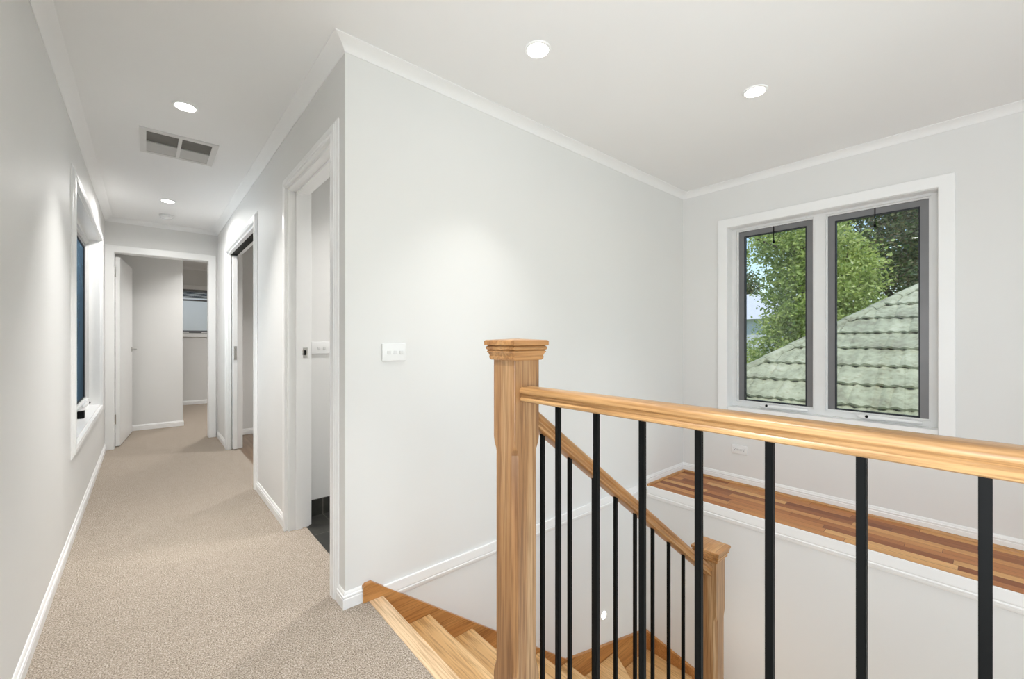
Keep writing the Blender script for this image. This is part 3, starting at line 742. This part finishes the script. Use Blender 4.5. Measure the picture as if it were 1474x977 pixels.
# step light
s = empty('step_light', (2.424, SWY, -.787), 'small round glowing step light set in the wall above the winders', 'wall light')
bm = BM(); lathe(bm, (2.424, SWY, -.787), [(.026, 0), (.026, -.003), (.030, -.004), (.033, -.002), (.033, 0)], 'y', 32); obj('trim_ring', bm, 'trim', s, smooth=40)
bm = BM(); lathe(bm, (2.424, SWY, -.787), [(.0255, 0), (.0255, -.003), (.015, -.005), (.001, -.0055)], 'y', 32); obj('lens', bm, 'steplamp', s, smooth=60)
l = add_light('lamp', (0, 0, 0), .045, 1.2, (1, .88, .72)); l.parent = s; l.location = (0, -.012, 0); l.rotation_euler = (math.radians(-90), 0, 0)
# black box on the hallway sill
o = empty('sensor_box', (LW - .06, 4.59, .541), 'small black box sitting on the hallway window sill', 'box')
bm = BM(); box(bm, LW - .073, LW - .035, 4.56, 4.62, .5405, .595); bevel(bm, .003, 2); obj('case', bm, 'black', o)

# ------------------------------------------------------------------ outside
bm = BM(); box(bm, -60, 90, -60, 80, -3.4, -3.0); struct('ground', bm, 'grass', 'grass ground outside the house')
bm = BM(); box(bm, -2.0, -1.7, -3, 12, -3, 5.4)  # wall made taller to keep sun off the hall window
n = 0
y = -3
while y < 12: box(bm, -1.70, -1.685, y, y + .05, -3, 5.4); y += .2
tag(obj('neighbouring_wall', bm, 'bluewall'), 'blue grey clad wall seen through the hallway window, raised to block sun', 'wall', kind='structure')

# neighbour's hipped tile roof
rf = empty('tiled_roof_house', (7.5, -1, -3), 'neighbouring house with weathered green tiled hip roof outside the window', 'house')
gx, gz = .2988, .1725
X00, Z00 = 4.97, -.628 + H
def yhip(x): return 2.01 - (x - 5.47) * .78
Xtop = 8.75
bm = BM()
tw = .30
for k in range(-4, 13):
    xa = X00 + gx * k; za = Z00 + gz * k; xb_ = xa + gx * 1.12; zb_ = za + gz * 1.12
    off = (k % 2) * .5 * tw
    ys_ = []
    y = -4.2 - off
    while y < yhip(xa) + .02: ys_.append(y); y += tw / 10
    ys_.append(yhip(xa) + .02)
    def wav(y):
        ph = ((y + off) / tw) % 1.0
        return .008 * math.cos(ph * 6 * math.pi) + (.013 if ph < .10 else 0)
    def jag(y):
        i = math.floor((y + off) / (tw)); return (math.sin(i * 12.9898 + k * 78.233) * 43758.5 % 1.0 - .5)
    low, hi, und = [], [], []
    for y in ys_:
        j = jag(y); sc_ = .010 * math.sin(y * 41 + k)
        yy = y
        hh = .030 + wav(y) + j * .006
        low.append((xa - .012 + sc_ + j * .012, yy, za + hh)); und.append((xa - .006 + sc_ + j * .012, yy, za + hh - .022))
        yy2 = min(y, yhip(xb_) + .02)
        hi.append((xb_, yy2, zb_ + wav(y) + .0))
    rings = [und, low, hi]
    vs = [[bm.verts.new(p) for p in r_] for r_ in rings]
    for a, b in zip(vs, vs[1:]):
        for i in range(len(a) - 1):
            bm.faces.new((a[i], a[i+1], b[i+1], b[i]))
obj('front_roof_slope', bm, 'rooftile', rf, smooth=40)
bm = BM()   # solid roof body under the tiles: hip and rear slopes
za = Z00 - 4 * gz; xa = X00 - 4 * gx
zt = Z00 + (Xtop - X00) * .5773 - .02
ya = yhip(xa); yt = yhip(Xtop)
V = [bm.verts.new(p) for p in ((xa, -4.2, za - .02), (xa, ya, za - .02), (Xtop + 4.6, ya, za - .02), (Xtop + 4.6, -4.2, za - .02), (Xtop, -4.2, zt), (Xtop, yt, zt), (Xtop + .1, yt, zt), (Xtop + .1, -4.2, zt))]
for f in ((0, 1, 2, 3), (0, 4, 5, 1), (1, 5, 6, 2), (2, 6, 7, 3), (0, 3, 7, 4), (4, 7, 6, 5)): bm.faces.new([V[i] for i in f])
obj('rear_roof_slope', bm, 'rooftile', rf)
t = 0
hd = Vector((1, -.78, .5773)).normalized()
P0 = Vector((xa, ya, za + .015))
total = (Xtop - xa) / hd.x
nrm = Vector((0, 0, 1)); side_ = hd.cross(nrm).normalized(); upv = side_.cross(hd).normalized()
while t < total:
    bm = BM(); L_ = .40
    rings = []
    for u, rr in ((0, .062), (.03, .066), (L_, .054)):
        c = P0 + hd * (t + u) - upv * .02
        rings.append([tuple(c + side_ * rr * 1.15 * math.cos(math.pi * i / 8) + upv * (rr * .75 * math.sin(math.pi * i / 8))) for i in range(9)])
    ring_loft(bm, rings, caps=True); obj('hip_cap', bm, 'rooftile', rf, smooth=40); t += .37
bm = BM(); box(bm, xa + .5, Xtop + 4.2, -4.0, ya - .5, -3.0, za - .03); obj('wall', bm, 'brick', rf)
bm = BM(); box(bm, xa - .06, xa + .0, -4.2, ya, za - .14, za - .02); obj('gutter', bm, 'render_white', rf)

def tree(name, label, base, crowns, nl, ls, mat, seed):
    rnd = random.Random(seed)
    r = empty(name, base, label, 'tree')
    bm = BM(); b = Vector(base)
    cz = min(c[2] - rr[2] * .4 for c, rr in crowns)
    topz = Vector((b.x, b.y, max(cz, -1.0)))
    tube(bm, b, topz, .28, 10, .20)
    for c, rr in crowns:
        c = Vector(c)
        mid = topz.lerp(c, .5) + Vector((rnd.uniform(-.3, .3), rnd.uniform(-.3, .3), .1))
        tube(bm, topz - Vector((0, 0, .1)), mid, .13, 8, .09); tube(bm, mid, c, .09, 8, .045)
        for j in range(6):
            e = c + Vector((rnd.uniform(-1, 1) * rr[0] * .8, rnd.uniform(-1, 1) * rr[1] * .8, rnd.uniform(-.7, .8) * rr[2]))
            tube(bm, c.lerp(mid, .2), e, .04, 6, .010)
    obj('trunk', bm, 'bark', r)
    bm = BM()
    tot = sum(rr[0] * rr[1] * rr[2] for c, rr in crowns)
    for c, rr in crowns:
        m = int(nl * rr[0] * rr[1] * rr[2] / tot)
        ncl = max(8, m // 60)
        cl = []
        for i in range(ncl):
            while True:
                p = Vector((rnd.uniform(-1, 1), rnd.uniform(-1, 1), rnd.uniform(-1, 1)))
                if .35 < p.length < 1: break
            cl.append(Vector(c) + Vector((p.x * rr[0], p.y * rr[1], p.z * rr[2])))
        for i in range(m):
            q = rnd.choice(cl); sg = .17 * min(rr)
            p = q + Vector((rnd.gauss(0, sg), rnd.gauss(0, sg), rnd.gauss(0, sg * .65)))
            s_ = ls * rnd.uniform(.6, 1.35)
            d = Vector((rnd.gauss(0, 1), rnd.gauss(0, 1), rnd.gauss(-.3, .7))).normalized()
            w = d.cross(Vector((rnd.gauss(0, 1), rnd.gauss(0, 1), rnd.gauss(0, 1)))).normalized()
            n_ = d.cross(w)
            vs = [bm.verts.new(p), bm.verts.new(p + d * s_ * .5 + w * s_ * .26 + n_ * s_ * .06), bm.verts.new(p + d * s_), bm.verts.new(p + d * s_ * .5 - w * s_ * .26 + n_ * s_ * .06)]
            bm.faces.new(vs)
    me_o = bm
    me = bpy.data.meshes.new('foliage'); bm.to_mesh(me); bm.free(); me.materials.append(M[mat])
    for v_ in me.vertices: v_.co -= b
    o = bpy.data.objects.new('foliage', me); C.objects.link(o); o.parent = r
    return r
tree('leafy_tree', 'bright green leafy tree filling the left window pane behind the tiled roof', (12.6, 3.3, -3),
     [((12.6, 3.2, 2.3), (1.0, .95, 1.3)), ((12.4, 3.55, 3.7), (1.0, .95, 1.0)), ((12.4, 3.35, .9), (1.0, .9, 1.1)), ((13.2, 2.7, 2.4), (1.0, .9, 1.8)), ((12.2, 3.7, 0.0), (1.0, .9, .7))], 42000, .10, 'leafA', 3)
tree('broad_tree', 'dark spreading tree filling the right window pane above the roof', (19.5, 2.0, -3),
     [((19.5, 3.6, 4.8), (2.2, 2.0, 2.0)), ((19, .8, 5.0), (2.6, 2.2, 2.2)), ((19.5, 2.0, 7.0), (2.2, 2.6, 1.6)), ((18.5, -.8, 3.6), (2.2, 2.0, 2.0)), ((18.0, 2.9, 2.6), (1.8, 2.0, 1.6)), ((18.2, 1.0, 2.4), (1.8, 1.8, 1.5))], 52000, .14, 'leafB', 5)
tree('garden_tree', 'small green tree low in front of the white house at the left pane edge', (19.0, 7.0, -3),
     [((19.0, 6.95, .2), (.8, .7, .8)), ((19.3, 7.8, -.4), (1.2, .9, .9))], 8000, .12, 'leafA', 9)
tree('backyard_tree', 'distant green tree rising behind the white house roof', (32, 13.2, -3),
     [((31.5, 13.0, 4.2), (2.0, 2.2, 2.2))], 9000, .22, 'leafB', 19)
# white house far left
hs = empty('white_house', (25.5, 8.6, -3), 'distant white rendered house with a pale gable roof in the left pane', 'house')
bm = BM(); box(bm, 23, 29, 7.0, 12.5, -3, 2.2); obj('wall', bm, 'render_white', hs)
bm = BM(); ring_loft(bm, [[(22.7, 6.6, 2.15), (29.3, 6.6, 2.15), (29.3, 12.9, 2.15), (22.7, 12.9, 2.15)], [(25.9, 9.0, 3.7), (26.1, 9.0, 3.7), (26.1, 10.5, 3.7), (25.9, 10.5, 3.7)]]); obj('roof', bm, 'slate_roof', hs)
bm = BM(); box(bm, 22.96, 23.0, 9.2, 10.2, -.4, .8); obj('window', bm, 'gasket', hs)
# neighbour fence beyond the far-room window
bm = BM(); box(bm, -3, 5, 12.2, 12.4, -3, 3.2); tag(obj('neighbouring_wall', bm, 'cream'), 'pale rendered wall beyond the far room window', 'wall', kind='structure')

def opening_lamp(name, loc, sx, sy, power, rot):  # area lamp added outside an opening to brighten the interior
    l = bpy.data.lights.new(name, 'AREA'); l.shape = 'RECTANGLE'; l.size = sx; l.size_y = sy; l.energy = power; l.color = (.93, .965, 1)
    o = bpy.data.objects.new(name, l); C.objects.link(o); o.location = loc; o.rotation_euler = rot
opening_lamp('landing_fill_lamp', (1.34, BACK - .45, .95), 3.0, 1.7, DL, (math.radians(118), 0, 0))  # unseen lamp added behind the camera as fill light
opening_lamp('daylight_hall_window', (LW - .42, 4.48, 1.1), 1.4, 1.85, HW, (math.radians(112), 0, math.radians(-90)))
bpy.data.objects['daylight_hall_window'].data.spread = math.radians(150)
opening_lamp('lower_fill_lamp', (2.05, BACK - .14, -1.45), 1.6, 1.8, DL * .4, (math.radians(90), 0, 0))  # unseen lamp added to brighten the lower stairwell
opening_lamp('side_fill_lamp', (LW - .40, -.5, 1.05), 1.3, 1.4, DL * 1.6, (math.radians(115), 0, math.radians(-90)))  # unseen lamp added at the rear left opening as fill light
# ------------------------------------------------------------------ world, sun, camera
w = bpy.data.worlds.new('World'); sc.world = w; w.use_nodes = True
nt = w.node_tree; bg = nt.nodes['Background']
sky = nt.nodes.new('ShaderNodeTexSky'); sky.sky_type = 'NISHITA'; sky.sun_disc = False
sky.sun_elevation = math.radians(60); sky.sun_rotation = math.radians(200); sky.air_density = 1.2; sky.dust_density = .8
nt.links.new(sky.outputs[0], bg.inputs[0]); bg.inputs[1].default_value = .20
sun = bpy.data.lights.new('sun', 'SUN'); sun.energy = 2.7; sun.angle = .01; sun.color = (1, .96, .9)
so = bpy.data.objects.new('sun', sun); C.objects.link(so)
so.rotation_euler = Vector((-.36, -.15, .92)).to_track_quat('Z', 'Y').to_euler()

cam = bpy.data.cameras.new('camera'); co = bpy.data.objects.new('camera', cam); C.objects.link(co)
cam.sensor_fit = 'HORIZONTAL'; cam.sensor_width = 36; cam.lens = 610 / 1474 * 36; cam.clip_start = .02; cam.clip_end = 300
co.location = (0, 0, H); co.rotation_euler = (math.radians(90), 0, -math.atan2(527, 610))
sc.camera = co
sc.view_settings.view_transform = 'Standard'; sc.view_settings.look = 'None'
sc.view_settings.gamma = 1; sc.view_settings.use_curve_mapping = False
sc.view_settings.exposure = 0.20
